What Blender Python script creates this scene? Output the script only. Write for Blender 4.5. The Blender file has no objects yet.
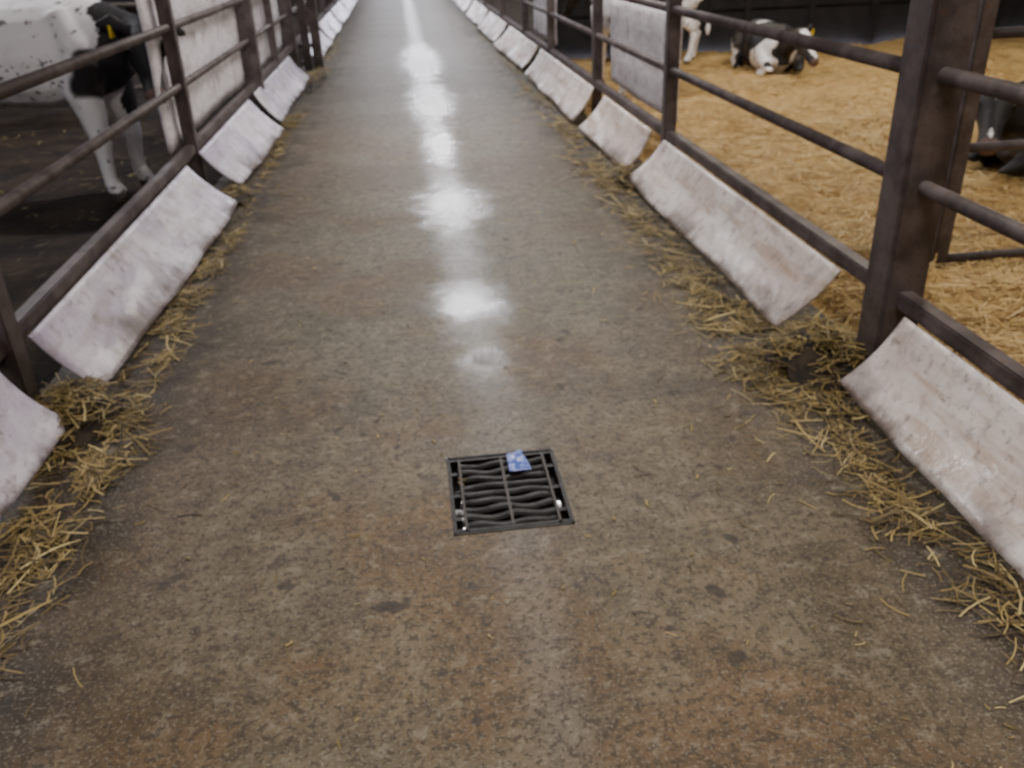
import bpy, bmesh, math, random
from mathutils import Vector, Matrix, noise
random.seed(7)
sc=bpy.context.scene
COL=sc.collection

# ---------------------------------------------------------------- nodes
class NT:
    def __init__(s,name):
        s.m=bpy.data.materials.new(name); s.m.use_nodes=True
        s.t=s.m.node_tree; s.n=s.t.nodes; s.l=s.t.links
        s.b=s.n['Principled BSDF']
        s.co=s.n.new('ShaderNodeTexCoord').outputs['Object']
        s.sep=s.n.new('ShaderNodeSeparateXYZ'); s.l.new(s.co,s.sep.inputs[0])
        s.x,s.y,s.z=s.sep.outputs
    def _in(s,sock,v):
        if isinstance(v,(int,float)): sock.default_value=v
        elif isinstance(v,(tuple,list)): sock.default_value=tuple(v) if len(v)==4 else (*v,1) if sock.type=='RGBA' else tuple(v)
        else: s.l.new(v,sock)
    def ma(s,op,a,b=0,c=0,clamp=False):
        n=s.n.new('ShaderNodeMath'); n.operation=op; n.use_clamp=clamp
        s._in(n.inputs[0],a); s._in(n.inputs[1],b)
        s._in(n.inputs[2],c); return n.outputs[0]
    def mul(s,a,b): return s.ma('MULTIPLY',a,b)
    def add(s,a,b): return s.ma('ADD',a,b)
    def rng(s,v,a,b,c=0,d=1):
        n=s.n.new('ShaderNodeMapRange'); n.interpolation_type='SMOOTHSTEP'
        s._in(n.inputs[0],v)
        for i,q in enumerate((a,b,c,d)): n.inputs[i+1].default_value=q
        return n.outputs[0]
    def noise(s,scale,detail=4,rough=.6,stretch=None,dist=0,off=(0,0,0)):
        n=s.n.new('ShaderNodeTexNoise'); n.inputs['Scale'].default_value=scale
        n.inputs['Detail'].default_value=detail; n.inputs['Roughness'].default_value=rough
        n.inputs['Distortion'].default_value=dist
        mp=s.n.new('ShaderNodeMapping'); s.l.new(s.co,mp.inputs[0])
        if stretch: mp.inputs['Scale'].default_value=stretch
        mp.inputs['Location'].default_value=off
        s.l.new(mp.outputs[0],n.inputs[0]); return n.outputs[0]
    def mix(s,f,a,b,mode='MIX'):
        n=s.n.new('ShaderNodeMix'); n.data_type='RGBA'; n.blend_type=mode
        s._in(n.inputs[0],f); s._in(n.inputs[6],a); s._in(n.inputs[7],b); return n.outputs[2]
    def bump(s,h,st=.3,d=.01):
        n=s.n.new('ShaderNodeBump'); s._in(n.inputs['Strength'],st); n.inputs['Distance'].default_value=d
        s.l.new(h,n.inputs['Height']); s.l.new(n.outputs[0],s.b.inputs['Normal'])
    def set(s,col=None,rough=None,metal=None,spec=None):
        if col is not None: s._in(s.b.inputs['Base Color'],col)
        if rough is not None: s._in(s.b.inputs['Roughness'],rough)
        if metal is not None: s._in(s.b.inputs['Metallic'],metal)
        if spec is not None: s._in(s.b.inputs['Specular IOR Level'],spec)
        return s.m

def mat_concrete():
    t=NT('wet_barn_concrete')
    big=t.noise(.9,5,.6); med=t.noise(5,5,.65,off=(3,1,0)); g2=t.noise(16,4,.7,off=(1,8,0)); fine=t.noise(48,3,.7); ff=t.noise(110,2,.7)
    gray=t.mix(t.rng(med,.35,.65),(.140,.121,.080),(.218,.190,.134))
    brown=t.mix(t.rng(med,.3,.7),(.110,.066,.030),(.190,.122,.060))
    near=t.rng(t.y,1.2,4.6,.45,-.05)
    bf=t.ma('ADD',t.rng(big,.44,.60,0,.9),near,clamp=True)
    c=t.mix(bf,gray,brown)
    b1=t.noise(.75,3,.6,stretch=(.25,1,1),off=(0,4,0))
    c=t.mix(t.mul(t.rng(b1,.47,.56),t.rng(t.y,4.5,6.5,0,.85)),c,(.125,.088,.052))
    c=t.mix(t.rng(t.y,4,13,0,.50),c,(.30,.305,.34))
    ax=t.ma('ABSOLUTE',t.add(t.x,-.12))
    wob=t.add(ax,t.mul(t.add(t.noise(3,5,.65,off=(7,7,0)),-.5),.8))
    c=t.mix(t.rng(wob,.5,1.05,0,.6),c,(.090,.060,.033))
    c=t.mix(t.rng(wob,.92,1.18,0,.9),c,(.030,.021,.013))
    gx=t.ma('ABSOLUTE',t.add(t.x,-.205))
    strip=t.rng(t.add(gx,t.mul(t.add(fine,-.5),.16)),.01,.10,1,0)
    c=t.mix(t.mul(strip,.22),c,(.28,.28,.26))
    c=t.mix(t.rng(g2,.51,.62,0,.55),c,(.055,.040,.025))
    c=t.mix(t.rng(g2,.46,.34,0,.42),c,(.33,.29,.22))
    c=t.mix(t.rng(fine,.50,.60,0,.70),c,(.040,.030,.020))
    c=t.mix(t.rng(ff,.53,.66,0,.45),c,(.34,.30,.23))
    sp=t.noise(10,2,.5,off=(2,9,0))
    c=t.mix(t.rng(sp,.65,.71,0,.7),c,(.03,.024,.02))
    wn=t.add(t.noise(5.5,5,.65,off=(5,5,0)),-.5)
    damp=t.mul(t.rng(t.add(gx,t.mul(wn,.30)),.02,.22,1,0),t.rng(t.y,2.5,3.4,.3,1))
    pud=None
    for (px,py,rx,ry) in ((.18,3.76,.20,.26),(.22,3.14,.09,.12),(.22,5.45,.26,.55),(.22,7.3,.14,.8),(.22,9.5,.26,1.3),(.2,13,.3,2.2)):
        a=t.mul(t.add(t.x,-px),1/rx); b=t.mul(t.add(t.y,-py),1/ry)
        d=t.ma('SQRT',t.add(t.mul(a,a),t.mul(b,b)))
        m=t.rng(t.add(d,t.mul(wn,1.8)),.35,1.35,1,0)
        pud=m if pud is None else t.ma('MAXIMUM',pud,m)
    c=t.mix(t.mul(pud,.2),c,(.08,.07,.06))
    r=t.add(.58,t.mul(t.add(med,-.5),.3))
    r=t.ma('SUBTRACT',r,t.mul(damp,.24))
    r=t.add(t.mul(r,t.ma('SUBTRACT',1,pud)),t.mul(pud,.12))
    r=t.ma('SUBTRACT',r,t.rng(t.y,6,24,0,.07),clamp=True)
    t.bump(t.add(t.mul(fine,.6),t.mul(g2,.7)),t.ma('MULTIPLY_ADD',pud,-.34,.48),.009)
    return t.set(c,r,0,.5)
def mat_mud():
    t=NT('pen_mud'); a=t.noise(3,5,.6); f=t.noise(25,4,.7)
    c=t.mix(t.rng(a,.35,.65),(.010,.006,.004),(.036,.022,.012))
    c=t.mix(t.rng(f,.55,.68,0,.5),c,(.075,.048,.026))
    t.bump(t.add(a,f),.8,.03); return t.set(c,.8,0,.25)
def mat_bed():
    t=NT('straw_bed'); a=t.noise(1.3,4,.6); f=t.noise(30,4,.7,stretch=(1,.35,1)); g=t.noise(30,4,.7,stretch=(.35,1,1),off=(4,0,0))
    c=t.mix(t.rng(a,.35,.65),(.40,.25,.08),(.62,.42,.16))
    c=t.mix(t.rng(f,.50,.68,0,.6),c,(.22,.125,.045))
    c=t.mix(t.rng(g,.54,.7,0,.8),c,(.8,.58,.28))
    t.bump(t.add(f,g),.7,.02); return t.set(c,.8)
def mat_straw(name,cols):
    t=NT(name); g=t.n.new('ShaderNodeNewGeometry')
    r=t.n.new('ShaderNodeValToRGB'); t.l.new(g.outputs['Random Per Island'],r.inputs[0])
    e=r.color_ramp.elements
    while len(e)<len(cols): e.new(.5)
    for i,cc in enumerate(cols): e[i].position=i/(len(cols)-1); e[i].color=(*cc,1)
    return t.set(r.outputs[0],.6)
def mat_steel():
    t=NT('weathered_steel'); a=t.noise(6,5,.65); f=t.noise(45,3,.6)
    c=t.mix(t.rng(a,.35,.65),(.060,.046,.046),(.140,.112,.112))
    c=t.mix(t.rng(f,.55,.68,0,.6),c,(.11,.058,.035))
    c=t.mix(t.rng(t.add(t.z,t.mul(a,.4)),.25,.6,.7,0),c,(.035,.027,.02))
    t.bump(f,.3,.004); return t.set(c,.5,.15)
def mat_panel(name,a1,b1,tan,ta=.55):
    t=NT(name); a=t.noise(2.6,5,.65); f=t.noise(22,4,.7); s=t.noise(7,4,.6,stretch=(1,.25,2)); k=t.noise(4,5,.7,off=(9,2,4)); q=t.noise(10,4,.6,off=(1,3,4))
    c=t.mix(t.rng(a,.38,.62),a1,b1)
    c=t.mix(t.rng(s,.47,.66,0,ta),c,tan)
    c=t.mix(t.rng(k,.52,.66,0,.55),c,(.33,.28,.28))
    c=t.mix(t.rng(q,.56,.66,0,.35),c,(.25,.19,.15))
    c=t.mix(t.rng(f,.55,.68,0,.55),c,(.15,.11,.09))
    c=t.mix(t.rng(t.add(t.z,t.mul(t.add(a,-.5),.4)),.0,.12,.85,0),c,(.10,.07,.048))
    t.bump(t.add(a,t.mul(k,.5)),.35,.025); return t.set(c,t.rng(k,.4,.6,.20,.42),0,.65)
def mat_iron():
    t=NT('wet_cast_iron'); f=t.noise(40,3,.6)
    c=t.mix(f,(.002,.002,.0015),(.010,.007,.005)); t.bump(f,.7,.004)
    return t.set(c,.42,.0,.3)
def mat_simple(name,c1,c2,scale,rough,metal=0):
    t=NT(name); f=t.noise(scale,4,.6); t.bump(f,.3,.01)
    return t.set(t.mix(t.rng(f,.35,.65),c1,c2),rough,metal)
def mat_hide():
    t=NT('cow_hide'); at=t.n.new('ShaderNodeVertexColor'); at.layer_name='hide'
    f=t.noise(20,3,.6); a=t.noise(5,3,.6); h=t.noise(120,2,.6,stretch=(.3,1,1))
    c=t.mix(t.rng(f,.61,.66,0,.8),at.outputs[0],(.03,.028,.03))
    c=t.mix(t.rng(a,.5,.75,0,.3),c,(.24,.19,.15))
    t.bump(h,.35,.004); return t.set(c,.65)

M=dict(conc=mat_concrete(),mud=mat_mud(),bed=mat_bed(),steel=mat_steel(),
 panR=mat_panel('cream_plastic',(.78,.65,.60),(.94,.86,.82),(.52,.36,.23),.65),panL=mat_panel('lilac_plastic',(.66,.59,.78),(.90,.84,.97),(.46,.39,.40),.5),
 sheet=mat_panel('white_sheet',(.80,.75,.80),(.95,.91,.96),(.55,.48,.44),.35),
 iron=mat_iron(),hide=mat_hide(),
 straw=mat_straw('straw_blades',[(.27,.17,.06),(.50,.34,.12),(.66,.47,.19),(.38,.24,.08),(.80,.62,.33)]),
 strawd=mat_straw('soiled_straw',[(.035,.024,.012),(.19,.13,.045),(.46,.34,.12),(.08,.052,.022),(.28,.20,.07),(.64,.52,.24)]),
 wall=mat_simple('block_wall',(.035,.032,.03),(.07,.065,.06),4,.8),
 dark=mat_simple('dark_boarding',(.006,.005,.006),(.015,.012,.013),5,.8),
 roof=mat_simple('roof_sheet',(.05,.05,.05),(.09,.09,.09),2,.7),
 water=mat_simple('dark_water',(.006,.006,.006),(.01,.008,.006),5,.06),
 tag=mat_simple('yellow_tag',(.75,.55,.03),(.8,.6,.05),5,.4),
 blue=mat_simple('blue_glint',(.10,.17,.65),(.4,.48,.95),40,.2),  # colour of the painted glint on the drain
 eye=mat_simple('eye_gloss',(.005,.004,.004),(.01,.008,.006),5,.1),
 soil=mat_simple('trodden_dirt',(.018,.013,.009),(.055,.038,.022),14,.85),
 yard=mat_simple('yard_concrete',(.35,.35,.35),(.45,.45,.45),2,.8))

def obj(name,bm=None,mats=(),smooth=False,me=None):
    if me is None:
        me=bpy.data.meshes.new(name); bm.to_mesh(me); bm.free()
    for m in mats: me.materials.append(m)
    if smooth: me.shade_smooth()
    o=bpy.data.objects.new(name,me); COL.objects.link(o); return o
def box(bm,x0,x1,y0,y1,z0,z1,mi=0,bev=0):
    vs=[bm.verts.new((x,y,z)) for z in (z0,z1) for y in (y0,y1) for x in (x0,x1)]
    fs=[]
    for q in ((0,2,3,1),(4,5,7,6),(0,1,5,4),(2,6,7,3),(0,4,6,2),(1,3,7,5)):
        f=bm.faces.new([vs[i] for i in q]); f.material_index=mi; fs.append(f)
    if bev:
        es=list({e for f in fs for e in f.edges})
        bmesh.ops.bevel(bm,geom=es,offset=bev,segments=2,affect='EDGES')
def tube(bm,pts,rad,seg=16,mi=0,smooth=True):
    pts=[Vector(p) for p in pts]; rings=[]
    for i,p in enumerate(pts):
        d=(pts[min(i+1,len(pts)-1)]-pts[max(i-1,0)]).normalized()
        up=Vector((0,0,1)) if abs(d.z)<.9 else Vector((1,0,0))
        s=d.cross(up).normalized(); u=s.cross(d).normalized()
        r=rad[i]; rs,ru=(r if isinstance(r,tuple) else (r,r))
        rings.append([bm.verts.new(p+s*math.cos(a)*rs+u*math.sin(a)*ru) for a in [2*math.pi*k/seg for k in range(seg)]])
    for a,b in zip(rings,rings[1:]):
        for k in range(seg):
            f=bm.faces.new((a[k],a[(k+1)%seg],b[(k+1)%seg],b[k])); f.material_index=mi; f.smooth=smooth
    f=bm.faces.new(rings[0][::-1]); f.material_index=mi
    f=bm.faces.new(rings[-1]); f.material_index=mi

# ---------------------------------------------------------------- shell
XL,XR=-1.45,1.65
YE=40.0
DR=[(.195,2.21)]
dw,dl=.175,.21
bm=bmesh.new()
xs=[-1.5,DR[0][0]-dw,DR[0][0]+dw,1.7]
ys=[-5,DR[0][1]-dl,DR[0][1]+dl,YE]
gv=[[bm.verts.new((x,y,0)) for x in xs] for y in ys]
for j in range(3):
    for i in range(3):
        if i==1 and j==1: continue
        bm.faces.new((gv[j][i],gv[j][i+1],gv[j+1][i+1],gv[j+1][i]))
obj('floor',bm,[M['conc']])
def grid(name,x0,x1,y0,y1,n,m,fz,mat):
    bm=bmesh.new(); v=[[None]*(n+1) for _ in range(m+1)]
    for j in range(m+1):
        for i in range(n+1):
            x=x0+(x1-x0)*i/n; y=y0+(y1-y0)*j/m; v[j][i]=bm.verts.new((x,y,fz(x,y)))
    for j in range(m):
        for i in range(n): bm.faces.new((v[j][i],v[j][i+1],v[j+1][i+1],v[j+1][i]))
    return obj(name,bm,[mat],True)
def zbed(x,y): return .05+.05*noise.noise(Vector((x*2,y*2,0)))+.03*noise.noise(Vector((x*7,y*7,3)))-.05*max(0,1-(x-1.62)/.25)
def zmud(x,y): return .0+.03*noise.noise(Vector((x*2,y*2,5)))+.015*noise.noise(Vector((x*7,y*7,3)))
grid('straw_bedding',1.62,8.98,-4.9,11.92,150,330,zbed,M['bed'])
grid('mud_floor',-9,-1.42,-4.9,YE,90,400,zmud,M['mud'])
grid('mud_floor',1.62,9,12.14,YE,60,200,zmud,M['mud'])
bm=bmesh.new(); box(bm,-9.2,-9,-5.2,YE+.2,-.1,4.3); obj('wall_left',bm,[M['wall']])
bm=bmesh.new(); box(bm,9,9.2,-5.2,YE+.2,-.1,4.3); obj('wall_right',bm,[M['wall']])
bm=bmesh.new(); box(bm,-9,9,-5.2,-5,-.1,4.3); obj('wall_back',bm,[M['wall']])
bm=bmesh.new(); box(bm,-9,-1.6,YE,YE+.2,-.1,4.3); box(bm,1.9,9,YE,YE+.2,-.1,4.3); box(bm,-1.6,1.9,YE,YE+.2,3.4,4.3); obj('wall_far',bm,[M['wall']])
bm=bmesh.new(); box(bm,-9.2,9.2,-5.2,YE+.2,4.3,4.4)
for k in range(15): box(bm,-9,9,-3+k*3,-2.88+k*3,4.12,4.3)
obj('ceiling',bm,[M['roof']])
bm=bmesh.new(); box(bm,-30,30,YE+.2,YE+40,-.15,-.01); obj('ground',bm,[M['yard']])
bm=bmesh.new(); box(bm,1.85,8.95,12.0,12.12,-.05,1.15)
for k in range(9): box(bm,1.85+k*.88,1.93+k*.88,11.95,12.0,0,1.2)
box(bm,1.85,8.95,11.96,12.0,.55,.63)
obj('wall_partition',bm,[M['dark']])

# ---------------------------------------------------------------- drain
def drain(cx,cy):
    e=bpy.data.objects.new('drain_grate',None); e.location=(cx,cy,0); COL.objects.link(e)
    bm=bmesh.new(); W,L=dw,dl; t=.012
    for a in ((-W,W,-L,-L+t),(-W,W,L-t,L),(-W,-W+t,-L,L),(W-t,W,-L,L)): box(bm,*a,-.03,.002,0,.002)
    a=W-.040
    for s in (-1,1): box(bm,s*a-.004,s*a+.004,-L+.02,L-.02,-.03,.004,1,.001)
    for s in (-1,1): box(bm,-W+.012,W-.012,s*(L-.022)-.008,s*(L-.022)+.008,-.03,.000,0,.002)
    for s in (-1,1):
        for q in (-.12,0,.12): box(bm,s*(a+.02)-.012,s*(a+.02)+.012,q-.008,q+.008,-.03,-.008)
    n=9
    for i in range(n):
        y=-L+.05+i*(2*L-.1)/(n-1)
        N=14
        v=[]
        for k in range(N+1):
            x=-a+2*a*k/N
            dy=.005*math.sin(k*.9+i); zz=-.004+.003*math.sin(k*.7+i*2)
            v.append([bm.verts.new(c) for c in ((x,y-.016+dy,-.03),(x,y-.016+dy,zz-.004),(x,y-.006+dy,zz),(x,y+.006+dy,zz),(x,y+.016+dy,zz-.004),(x,y+.016+dy,-.03))])
        for k in range(N):
            for q in range(5):
                bm.faces.new((v[k][q],v[k+1][q],v[k+1][q+1],v[k][q+1]))
    box(bm,-.004,.004,-L+.03,L-.03,-.028,-.0,1)
    g=obj('grate_bars',bm,[M['iron'],M['steel']]); g.parent=e
    bm=bmesh.new()
    for q in ((-W,-W+.004,-L,L),(W-.004,W,-L,L),(-W,W,-L,-L+.004),(-W,W,L-.004,L)): box(bm,*q,-.25,-.001)
    g=obj('sump_sides',bm,[M['soil']]); g.parent=e
    bm=bmesh.new(); box(bm,-W,W,-L,L,-.07,-.03); g=obj('sump_water',bm,[M['water']]); g.parent=e
drain(*DR[0])
bm=bmesh.new()
rows=[]
for j in range(6):
    r=[]
    for i in range(6):
        u=i/5; v=j/5
        r.append(bm.verts.new((.215+.07*u*(1-.3*v),2.30+.10*v,.006+.012*noise.noise(Vector((u*3,v*3,1)))+.012*u*v)))
    rows.append(r)
for j in range(5):
    for i in range(5): bm.faces.new((rows[j][i],rows[j][i+1],rows[j+1][i+1],rows[j+1][i]))
o=obj('blue_glint_sheet',bm,[M['blue']],True); o.modifiers.new('s','SOLIDIFY').thickness=.002  # blue glint on the wet grate, put in as a small coloured sheet

# ---------------------------------------------------------------- fences
def pipe(bm,p,q,r=.024,seg=12): tube(bm,[p,q],[r,r],seg)
def fence(X,posts,y0,y1,extra=()):
    bm=bmesh.new()
    for (y,w,h) in posts:
        box(bm,X-w/2,X+w/2,y-w/2,y+w/2,-.05,h,0,.012 if w>.1 else .006)
        if w>.1: box(bm,X-w/2-.03,X+w/2+.03,y-w/2-.03,y+w/2+.03,-.02,.03)
    for z,r in ((.72,.025),(1.07,.027)):
        pipe(bm,(X,y0,z),(X,y1,z),r)
    box(bm,X-.03,X+.03,y0,y1,.30,.36,0,.006)
    for e in extra:
        if len(e)==6: box(bm,*e)
        else: pipe(bm,*e)
    return obj('steel_pen_fence',bm,[M['steel']])
fence(XR,[(-.3,.15,4.3),(2.72,.15,4.3),(5.6,.08,1.45),(7.85,.08,1.3)]+[(y,.08,1.35) for y in (10.4,12.6,15.4,18.3,21.2,24.1,27,29.8,32.7,35.6,38.5)],-4.5,39.5)
fence(XL,[(-.1,.15,4.3),(2.90,.10,1.25),(6.05,.08,1.5),(9.0,.15,4.3)]+[(12.2,.15,4.3)]+[(y,.08,1.35) for y in (10.6,15.1,18,21,24,27,30,33,36,39)],-4.5,39.5,
   extra=[(-1.22,-1.10,12.6,12.72,0,1.6),((-1.45,12.65,1.1),(-1.15,12.65,1.1)),((-1.45,12.65,.7),(-1.15,12.65,.7)),((-1.45,12.65,.3),(-1.15,12.65,.3)),(-1.34,-1.24,12.5,12.6,0,1.6),
          ((-1.5,12.2,1.07),(-6,12.2,1.07)),((-1.5,12.2,.72),(-6,12.2,.72)),((-1.5,12.2,.35),(-6,12.2,.35)),
          ])
bm=bmesh.new(); gy=3.62
for x in (2.38,5.4,8.6): box(bm,x-.035,x+.035,gy-.035,gy+.035,.03,1.5,0,.005)
for z in (.09,.60,1.07,1.35): pipe(bm,(2.38,gy,z),(8.9,gy,z),.022)
obj('cattle_gate',bm,[M['steel']])
bm=bmesh.new()
for x in (-1.6,-4.6,-7.6): box(bm,x-.04,x+.04,8.96,9.04,0,1.4,0,.005)
for z in (.35,.72,1.07): pipe(bm,(-1.56,9.0,z),(-8.9,9.0,z),.022)
obj('cattle_gate',bm,[M['steel']])

# ---------------------------------------------------------------- sloping kick panels
def panel(side,lo0,lo1,up0,up1,xl0,xl1,seed,mat):
    xu=1.60 if side>0 else -1.40
    nu,nv=14,40; bm=bmesh.new(); g=[]
    for j in range(nv+1):
        row=[]; t=j/nv
        for i in range(nu+1):
            s=i/nu
            yl=lo0+(lo1-lo0)*t; yu=up0+(up1-up0)*t
            y=yl+(yu-yl)*s; xl=xl0+(xl1-xl0)*t
            x=xl+(xu-xl)*s; z=.035+.275*s
            bow=math.sin(math.pi*s)*.014
            nz=noise.noise(Vector((y*1.1,s*1.5,seed)))*.022+noise.noise(Vector((y*5,s*3,seed+9)))*.006
            nz*= (1-s)**.5
            e=min(t,1-t); c=.02*math.exp(-e*12)*(1-s)
            x+=side*(bow+nz*.5); z+=-bow*.7+nz*.7+c
            x+= -side*noise.noise(Vector((y*1.3,seed,1)))*.018*(1-s)
            row.append(bm.verts.new((x,y,max(z,.012))))
        g.append(row)
    for j in range(nv):
        for i in range(nu):
            bm.faces.new((g[j][i],g[j][i+1],g[j+1][i+1],g[j+1][i]))
    o=obj('plastic_kick_panel',bm,[mat],True)
    m=o.modifiers.new('th','SOLIDIFY'); m.thickness=.010; m.offset=0
    return o
R=[(-.3,1.15,-.3,1.1,1.42,1.42),(1.25,2.60,1.2,2.54,1.42,1.44),(3.12,5.6,3.02,5.5,1.42,1.39),(5.87,7.33,5.82,7.3,1.46,1.38),(7.69,10.7,7.75,10.8,1.41,1.39),(11.2,14.0,11.1,13.9,1.42,1.34),(14.4,17,14.4,17,1.4,1.36),(17.4,20.5,17.4,20.5,1.4,1.38),(21,24,21,24,1.4,1.4),(24.4,27.4,24.4,27.4,1.4,1.38),(27.8,31,27.8,31,1.4,1.4),(31.4,35,31.4,35,1.4,1.4)]
for i,a in enumerate(R): panel(1,*a,i*3.1,M['panR'])
L=[(-.8,.9,-.8,.9,-1.25,-1.25),(1.1,2.80,1.1,2.71,-1.34,-1.27),(3.07,5.63,2.99,5.6,-1.24,-1.13),(6.11,8.11,5.99,8.17,-1.20,-1.13),(8.5,11.4,8.5,11.4,-1.2,-1.18),(13,15.6,13,15.6,-1.2,-1.16),(16,19,16,19,-1.2,-1.18),(19.4,22.4,19.4,22.4,-1.2,-1.17),(22.8,25.8,22.8,25.8,-1.2,-1.2),(26.2,30,26.2,30,-1.2,-1.2),(30.4,34,30.4,34,-1.2,-1.2)]
for i,a in enumerate(L): panel(-1,*a,40+i*3.1,M['panL'])

def sheet(x,y0,y1,z0,z1,seed):
    bm=bmesh.new(); n,m=24,12; g=[]
    for j in range(n+1):
        row=[]
        for i in range(m+1):
            y=y0+(y1-y0)*j/n; z=z0+(z1-z0)*i/m
            row.append(bm.verts.new((x+.02*noise.noise(Vector((y*1.5,z*2,seed))),y,z)))
        g.append(row)
    for j in range(n):
        for i in range(m): bm.faces.new((g[j][i],g[j][i+1],g[j+1][i+1],g[j+1][i]))
    o=obj('white_board_sheet',bm,[M['sheet']],True); md=o.modifiers.new('t','SOLIDIFY'); md.thickness=.015
    return o
sheet(-1.53,5.75,8.85,.36,1.30,1)
sheet(-1.53,9.35,11.9,.36,1.20,2)
sheet(1.74,5.75,7.75,.36,1.02,3)
sheet(1.74,10.6,12.4,.36,1.1,4)

# ---------------------------------------------------------------- straw
def blades(bm,n,samp,lmin=.06,lmax=.2,w=.0035,lift=.02,tilt=.25):
    for _ in range(n):
        x,y,z=samp(); a=random.uniform(0,2*math.pi); l=random.uniform(lmin,lmax)
        d=Vector((math.cos(a),math.sin(a),random.uniform(-tilt*.3,tilt))); s=Vector((-math.sin(a),math.cos(a),random.uniform(-.5,.5)))
        ww=w*random.uniform(.5,1.4); k=random.uniform(-.25,.25); z+=random.uniform(0,lift)+.003
        p=Vector((x,y,z)); prev=None
        for i in range(4):
            t=i/3-.5
            c=p+d*l*t+Vector((-math.sin(a),math.cos(a),0))*k*l*(t*t)*2
            c.z=max(c.z,z-.01)
            cur=(bm.verts.new(c-s*ww),bm.verts.new(c+s*ww))
            if prev: bm.faces.new((prev[0],prev[1],cur[1],cur[0]))
            prev=cur
def pilez(cx,cy,rx,ry,h):
    return lambda x,y: h*max(0,1-((x-cx)/rx)**2-((y-cy)/ry)**2)
def straw_pile(name,zones,mat='strawd'):
    bm=bmesh.new()
    for (cx,cy,rx,ry,h,n) in zones:
        f=pilez(cx,cy,rx,ry,h)
        if h>.045:
            N=22; g=[]
            for j in range(N+1):
                row=[]
                for i in range(N+1):
                    u=i/N*2-1; v=j/N*2-1
                    x=cx+rx*u*math.sqrt(1-v*v/2)*.9; y=cy+ry*v*math.sqrt(1-u*u/2)*.9
                    jit=1+.5*noise.noise(Vector((x*8,y*8,1)))
                    x=cx+(x-cx)*jit; y=cy+(y-cy)*jit
                    z=f(x,y)*(1+.5*noise.noise(Vector((x*14,y*14,2))))
                    row.append(bm.verts.new((x,y,max(z,0)+.001)))
                g.append(row)
            for j in range(N):
                for i in range(N):
                    fc=bm.faces.new((g[j][i],g[j][i+1],g[j+1][i+1],g[j+1][i])); fc.material_index=1; fc.smooth=True
        else: f=lambda x,y:0
        def samp():
            for _ in range(60):
                a=random.gauss(0,.5); b=random.gauss(0,.5)
                if a*a+b*b<2.6 and noise.noise(Vector(((cx+a*rx)*9,(cy+b*ry)*5,4)))>-.16: break
            x=cx+a*rx; y=cy+b*ry
            return x,y,f(x,y)
        blades(bm,int(n*1.5),samp,.03,.13,.0020)
        blades(bm,int(n*.12),samp,.12,.24,.0028,.03)
    return obj(name,bm,[M[mat],M['soil']])
straw_pile('straw_pile',[(1.48,2.86,.24,.28,.12,750),(1.30,2.95,.20,.55,.04,620),(1.27,3.7,.15,.85,.02,520),(1.33,2.0,.13,.75,.012,300),(1.29,4.8,.11,.8,.01,280)])
straw_pile('straw_pile',[(1.45,5.72,.16,.3,.08,320),(1.27,6.0,.14,.9,.03,460),(1.31,7.6,.11,.9,.03,260),(1.33,9.5,.12,1.3,.02,220),(1.36,12,.1,1.3,.03,150),(1.36,16,.1,2,.03,150)])
straw_pile('straw_pile',[(-1.30,2.92,.2,.26,.10,450),(-1.14,2.70,.14,.34,.03,320),(-1.17,2.2,.12,.45,.015,200),(-1.17,1.7,.13,.45,.01,140)])
straw_pile('straw_pile',[(-1.13,3.9,.09,.9,.02,420),(-1.08,4.9,.06,.6,.01,130),(-1.22,5.9,.12,.3,.06,180),(-1.1,7.2,.07,1.0,.02,170),(-1.12,8.6,.1,.8,.04,220),(-1.12,11.6,.12,1.1,.07,300),(-1.12,15,.08,2,.03,150)])
bm=bmesh.new()
def s2(): 
    s=random.choice((-1,1,1)); a=abs(random.gauss(0,.24)); y=random.uniform(1,14)
    return ((1.38-a) if s>0 else (-1.15+a*.7)),y,0
blades(bm,1300,s2,.015,.08,.0018,.003,.05)
blades(bm,350,lambda:(random.uniform(-1,1.3),random.uniform(.8,8),0),.008,.03,.0025,.002,.05)
obj('loose_straw',bm,[M['strawd']])
bm=bmesh.new()
def s3():
    y=11.8-10.4*random.random()**.9; x=1.75+random.random()*(1.0+y*.42)
    return x,y,zbed(x,y)
blades(bm,42000,s3,.05,.18,.0026,.025,.35)
obj('bedding_straw_litter',bm,[M['straw']])
bm=bmesh.new()
blades(bm,700,lambda:(random.uniform(-4.5,-1.55),random.uniform(2,9),.02),.04,.12,.002,.01,.2)
obj('trampled_straw_litter',bm,[M['strawd']])

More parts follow.
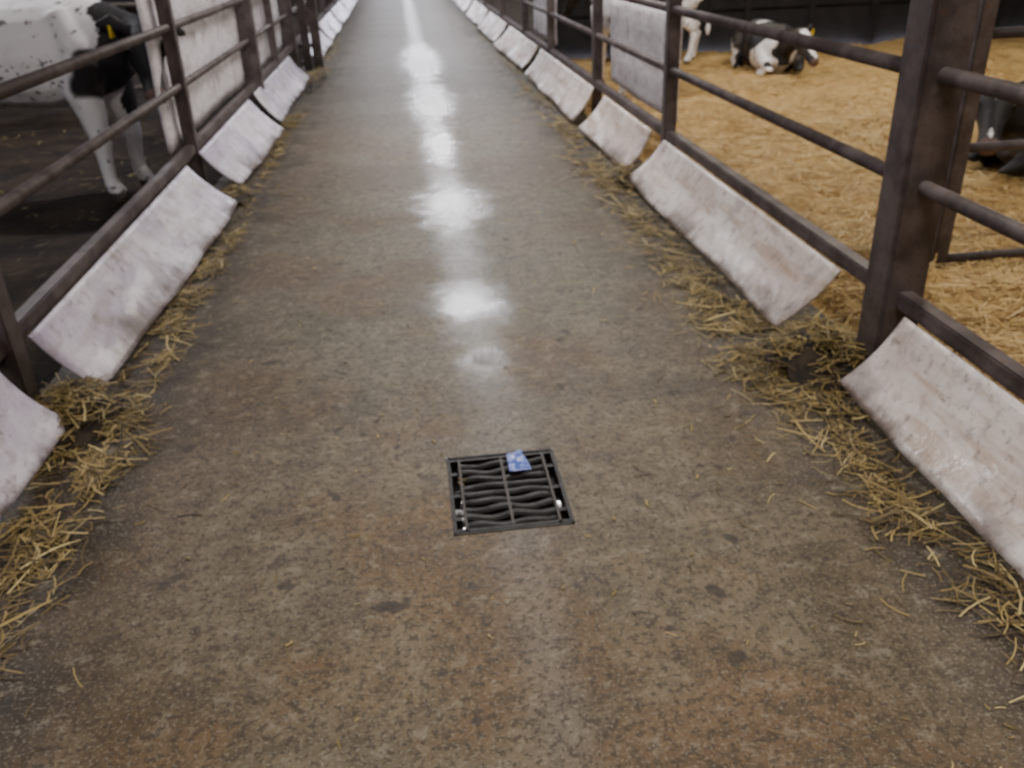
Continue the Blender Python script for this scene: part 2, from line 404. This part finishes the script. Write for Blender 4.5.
# ---------------------------------------------------------------- cattle
def finish(bm,name,colfn,loc,rot,scale,voxel=.016,tagat=None,eyes=()):
    me=bpy.data.meshes.new('tmp'); bm.to_mesh(me); bm.free()
    o=bpy.data.objects.new('tmp',me); COL.objects.link(o)
    r=o.modifiers.new('r','REMESH'); r.mode='VOXEL'; r.voxel_size=voxel
    s=o.modifiers.new('s','SMOOTH'); s.iterations=5; s.factor=.5
    dg=bpy.context.evaluated_depsgraph_get(); dg.update()
    nm=bpy.data.meshes.new_from_object(o.evaluated_get(dg))
    bpy.data.objects.remove(o)
    nm.name=name+'_body'
    ca=nm.color_attributes.new('hide','FLOAT_COLOR','POINT')
    for i,v in enumerate(nm.vertices):
        c=colfn(v.co); ca.data[i].color=(*c,1)
    nm.materials.clear()
    e=bpy.data.objects.new(name,None); COL.objects.link(e)
    b=obj('body',me=nm,mats=[M['hide']],smooth=True); b.parent=e
    if tagat:
        for p in tagat:
            bm=bmesh.new(); box(bm,p[0]-.006,p[0]+.006,p[1]-.03,p[1]+.03,p[2]-.05,p[2]+.02,0,.004)
            t=obj('ear_tag',bm,[M['tag']]); t.parent=e
    for p in eyes:
        bm=bmesh.new(); bmesh.ops.create_uvsphere(bm,u_segments=12,v_segments=8,radius=.02,matrix=Matrix.Translation(p))
        t=obj('eye',bm,[M['eye']],True); t.parent=e
    e.location=loc; e.rotation_euler=(0,0,rot); e.scale=(scale,)*3
    return e
WH=(.94,.91,.93); BK=(.012,.010,.012); PK=(.35,.2,.17); HF=(.06,.045,.035)
TORSO=[(-.80,.98,.07,.09),(-.76,.97,.15,.16),(-.66,.95,.21,.22),(-.5,.925,.235,.25),(-.25,.885,.265,.29),(0,.855,.29,.31),(.2,.85,.28,.315),(.4,.865,.245,.30),(.55,.89,.20,.26),(.68,.91,.14,.19)]
def head(bm,P,F,U):
    F=Vector(F).normalized(); U=Vector(U); U=(U-U.dot(F)*F).normalized(); S=F.cross(U).normalized()
    P=Vector(P)
    def rg(prof):
        rings=[]
        for (d,u,rs,ru) in prof:
            c=P+F*d+U*u
            rings.append([bm.verts.new(c+S*math.cos(a)*rs+U*math.sin(a)*ru) for a in [2*math.pi*k/16 for k in range(16)]])
        for a,b in zip(rings,rings[1:]):
            for k in range(16): bm.faces.new((a[k],a[(k+1)%16],b[(k+1)%16],b[k]))
        bm.faces.new(rings[0][::-1]); bm.faces.new(rings[-1])
    rg([(-.06,-.02,.06,.06),(-.02,-.01,.095,.095),(.06,-.02,.105,.115),(.13,-.03,.10,.115),(.20,-.04,.078,.095),(.28,-.05,.062,.075),(.36,-.055,.062,.065),(.40,-.06,.068,.062),(.44,-.065,.055,.045)])
    ears=[]
    for s in (-1,1):
        a=P+F*.0+S*s*.08+U*.03; b=P-F*.04+S*s*.17+U*.04; c=P-F*.04+S*s*.25+U*.005
        tube(bm,[a,b,c],[(.022,.03),(.026,.055),(.012,.018)],10)
        ears.append(b+F*.03-U*.02)
        tube(bm,[P+F*.08+S*s*.07+U*.03,P+F*.14+S*s*.085+U*.02],[.03,.025],8)
    eyes=[P+F*.125+S*s*.096-U*.0 for s in (-1,1)]
    return eyes,ears,(P,F,U,S)
def standing(name,colfn,loc,rot,scale=1,headpose='low',voxel=.016):
    bm=bmesh.new()
    tube(bm,[(t[0],0,t[1]) for t in TORSO],[(t[2],t[3]) for t in TORSO],20)
    tube(bm,[(-.78,0,1.08),(-.5,0,1.15),(0,0,1.13),(.45,0,1.14)],[.03,.05,.05,.05],10)
    for s in (-1,1):
        tube(bm,[(-.58,s*.10,1.10),(-.48,s*.20,1.08),(-.42,s*.2,1.0)],[.05,.05,.04],10)
        tube(bm,[(.38,s*.14,1.08),(.45,s*.17,.9),(.52,s*.15,.74)],[.07,.10,.09],12)
        o=.04*s
        tube(bm,[(.48,s*.15,.82),(.47+o,s*.155,.62),(.49+o,s*.15,.50),(.50+o,s*.15,.38),(.50+o,s*.15,.34),(.50+o,s*.15,.28),(.50+o,s*.15,.14),(.51+o,s*.15,.09),(.53+o,s*.15,.06),(.545+o,s*.15,.0)],
             [.13,.105,.080,.060,.062,.048,.040,.050,.050,.060],14)
        o=.06*s
        tube(bm,[(-.62,s*.13,.92),(-.54,s*.16,.74),(-.50+o,s*.17,.62),(-.60+o,s*.165,.50),(-.69+o,s*.16,.41),(-.70+o,s*.16,.36),(-.68+o,s*.16,.26),(-.665+o,s*.16,.14),(-.65+o,s*.16,.09),(-.63+o,s*.16,.05),(-.615+o,s*.16,.0)],
             [(.14,.2),(.11,.16),(.085,.115),(.055,.075),(.05,.058),(.045,.05),(.035,.04),(.036,.036),(.044,.044),(.044,.044),.055],14)
    tube(bm,[(-.79,0,1.05),(-.85,0,1.0),(-.86,0,.8),(-.85,.02,.55),(-.84,.03,.40),(-.84,.03,.32)],[.035,.028,.022,.02,.035,.018],10)
    if headpose=='low':
        tube(bm,[(.45,0,.95),(.62,0,.93),(.74,-.03,.92),(.84,-.08,.91)],[(.17,.22),(.13,.17),(.10,.13),(.085,.11)],14)
        ey,ea,fr=head(bm,(.82,-.10,.93),(.30,-.72,-.62),(.3,-.2,.9))
    else:
        tube(bm,[(.45,0,.98),(.65,0,1.05),(.82,0,1.16),(.92,0,1.22)],[(.17,.22),(.12,.16),(.095,.13),(.085,.1)],14)
        ey,ea,fr=head(bm,(.95,0,1.26),(.85,0,-.5),(.5,0,.8))
    P,F,U,S=fr
    return finish(bm,name,lambda co:colfn(co,P,F,U,S),loc,rot,scale,voxel,tagat=ea,eyes=ey)
def lying(name,colfn,loc,rot,scale=1,headdir=(.3,-1,-.35),hz=.60):
    bm=bmesh.new()
    T=[(t[0],.0,t[1]-.60,t[2]*1.12,t[3]*.95) for t in TORSO]
    tube(bm,[(t[0],t[1],t[2]) for t in T],[(t[3],t[4]) for t in T],20)
    for s in (-1,1):
        tube(bm,[(.42,s*.18,.28),(.62,s*.2,.16),(.78,s*.18,.08),(.62,s*.22,.04),(.48,s*.23,.03)],[.11,.075,.05,.04,.045],12)
        tube(bm,[(-.55,s*.2,.32),(-.25,s*.30,.20),(-.15,s*.32,.13),(-.45,s*.36,.06),(-.2,s*.38,.04),(-.05,s*.37,.035)],[.17,.12,.08,.05,.04,.045],12)
    sgn=1 if headdir[1]>0 else -1
    tube(bm,[(.45,0,.40),(.65,0,.42+(hz-.6)*.4),(.80,sgn*.05,hz-.06),(.86,sgn*.08,hz-.02)],[(.16,.2),(.12,.16),(.10,.12),(.09,.1)],14)
    ey,ea,fr=head(bm,(.88,sgn*.10,hz+.02),headdir,(0,0,1))
    tube(bm,[(-.79,0,.45),(-.88,.05,.3),(-.8,.2,.1),(-.6,.35,.04)],[.03,.022,.02,.03],10)
    P,F,U,S=fr
    return finish(bm,name,lambda co:colfn(co,P,F,U,S),loc,rot,scale,.018,tagat=ea,eyes=ey)
def sm(a,b,t): t=max(0,min(1,(t-a)/(b-a))); return t*t*(3-2*t)
def mixc(a,b,t): return tuple(p+(q-p)*t for p,q in zip(a,b))
def hidefn(seed,thr,headblack=True,blaze=.025,legwhite=True,neckx=.62,patch=None):
    def f(co,P,F,U,S):
        n=noise.noise(Vector((co.x*1.7+seed,co.y*1.7,co.z*1.7)))+.25*noise.noise(Vector((co.x*6,co.y*6,co.z*6+seed)))
        k=sm(thr-.03,thr+.03,n)
        if patch:
            for (px,pz,pr) in patch:
                dd=math.hypot(co.x-px,(co.z-pz)*1.2)+.07*noise.noise(co*7)
                k=max(k,1-sm(pr-.02,pr+.02,dd))
        if legwhite and co.z<.55: k*=sm(.4,.55,co.z)
        r=co-P; d=r.dot(F)
        if headblack and r.length<.6 and (co.x+.06*noise.noise(co*8)>neckx) and co.z>.42*(1 if legwhite else .3):
            k=1
            if abs(r.dot(S))<blaze+.01*math.sin(d*20) and d>.02 and r.dot(U)>0: k=0
            if d>.40: return mixc(BK,PK,.4)
        c=mixc(WH,BK,k)
        if co.z<.055 and legwhite: c=HF
        return c
    return f
standing('holstein_cow',hidefn(3.3,.45,neckx=.58,blaze=.0,patch=[(.56,.74,.15)]),(-2.53,6.32,0),math.radians(-4),1.10,'low',.014)
standing('holstein_cow',hidefn(8.3,.30),(2.20,9.1,.05),math.radians(90),.95,'up')
standing('holstein_cow',hidefn(1.3,-.15),(2.85,11.0,.05),math.radians(175),.95,'low')
lying('holstein_calf',hidefn(5.1,-.12,blaze=.05,legwhite=False,neckx=.7),(4.15,10.2,.03),math.radians(-97),.9,headdir=(.75,.35,-.6),hz=.48)
lying('holstein_calf',hidefn(9.1,-2,legwhite=False,blaze=0),(4.34,5.10,.03),math.radians(180),1.0,headdir=(.5,.8,-.5),hz=.52)
standing('holstein_cow',hidefn(2.2,.1),(-4.0,10.6,0),math.radians(20),1.0,'low')
standing('holstein_cow',hidefn(6.2,.1),(2.95,14.6,0),math.radians(170),1.0,'low',.02)

# ---------------------------------------------------------------- lamps
def lamp(x,y,p,z=3.98,ln=1.3,col=(1,.95,.90)):
    e=bpy.data.objects.new('fluorescent_lamp',None); e.location=(x,y,z); COL.objects.link(e)
    bm=bmesh.new(); box(bm,-ln/2-.04,ln/2+.04,-.08,.08,.03,.10,0,.01); box(bm,-.02,.02,-.02,.02,.1,.32)
    h=obj('housing',bm,[M['roof']]); h.parent=e
    ld=bpy.data.lights.new('tube_light','AREA'); ld.shape='RECTANGLE'; ld.size=ln; ld.size_y=.14; ld.energy=p; ld.color=col
    lo=bpy.data.objects.new('tube_light',ld); COL.objects.link(lo); lo.parent=e
lamp(.8,1.2,72,col=(1,.92,.82)); lamp(.8,7.5,145,col=(1,.95,.90))
for y in (13.7,19.8,25.8,31.9): lamp(.8,y,165,col=(.96,.96,1))
lamp(.2,-3,80,col=(1,.93,.85))
for y in (2.5,8.5,16,24): lamp(5.0,y,140,col=(1,.91,.78))  # unseen lamps added over the right pen for base light
for y in (1.0,7.8,16,24): lamp(-4.0,y,120,col=(.97,.95,1))  # same for the left pen: added, unseen, lifting the dim interior
w=bpy.data.worlds.new('sky'); sc.world=w; w.use_nodes=True
bg=w.node_tree.nodes['Background']; bg.inputs[0].default_value=(.88,.88,1,1); bg.inputs[1].default_value=5

# ---------------------------------------------------------------- camera
f=870.
Yc=Vector((395-512,443,-f)).normalized()
D=Vector((77,-1800,-f)); D=(D-D.dot(Yc)*Yc).normalized()
Zc=-D; Xc=Yc.cross(Zc)
cd=bpy.data.cameras.new('camera'); cam=bpy.data.objects.new('camera',cd); COL.objects.link(cam)
mw=Matrix((Xc,Yc,Zc)).to_4x4(); mw.translation=(0,0,1.5); cam.matrix_world=mw
cd.sensor_width=36; cd.lens=f/1024*36; cd.clip_start=.05; cd.clip_end=200
cd.dof.use_dof=True; cd.dof.focus_distance=.85; cd.dof.aperture_fstop=8
sc.camera=cam
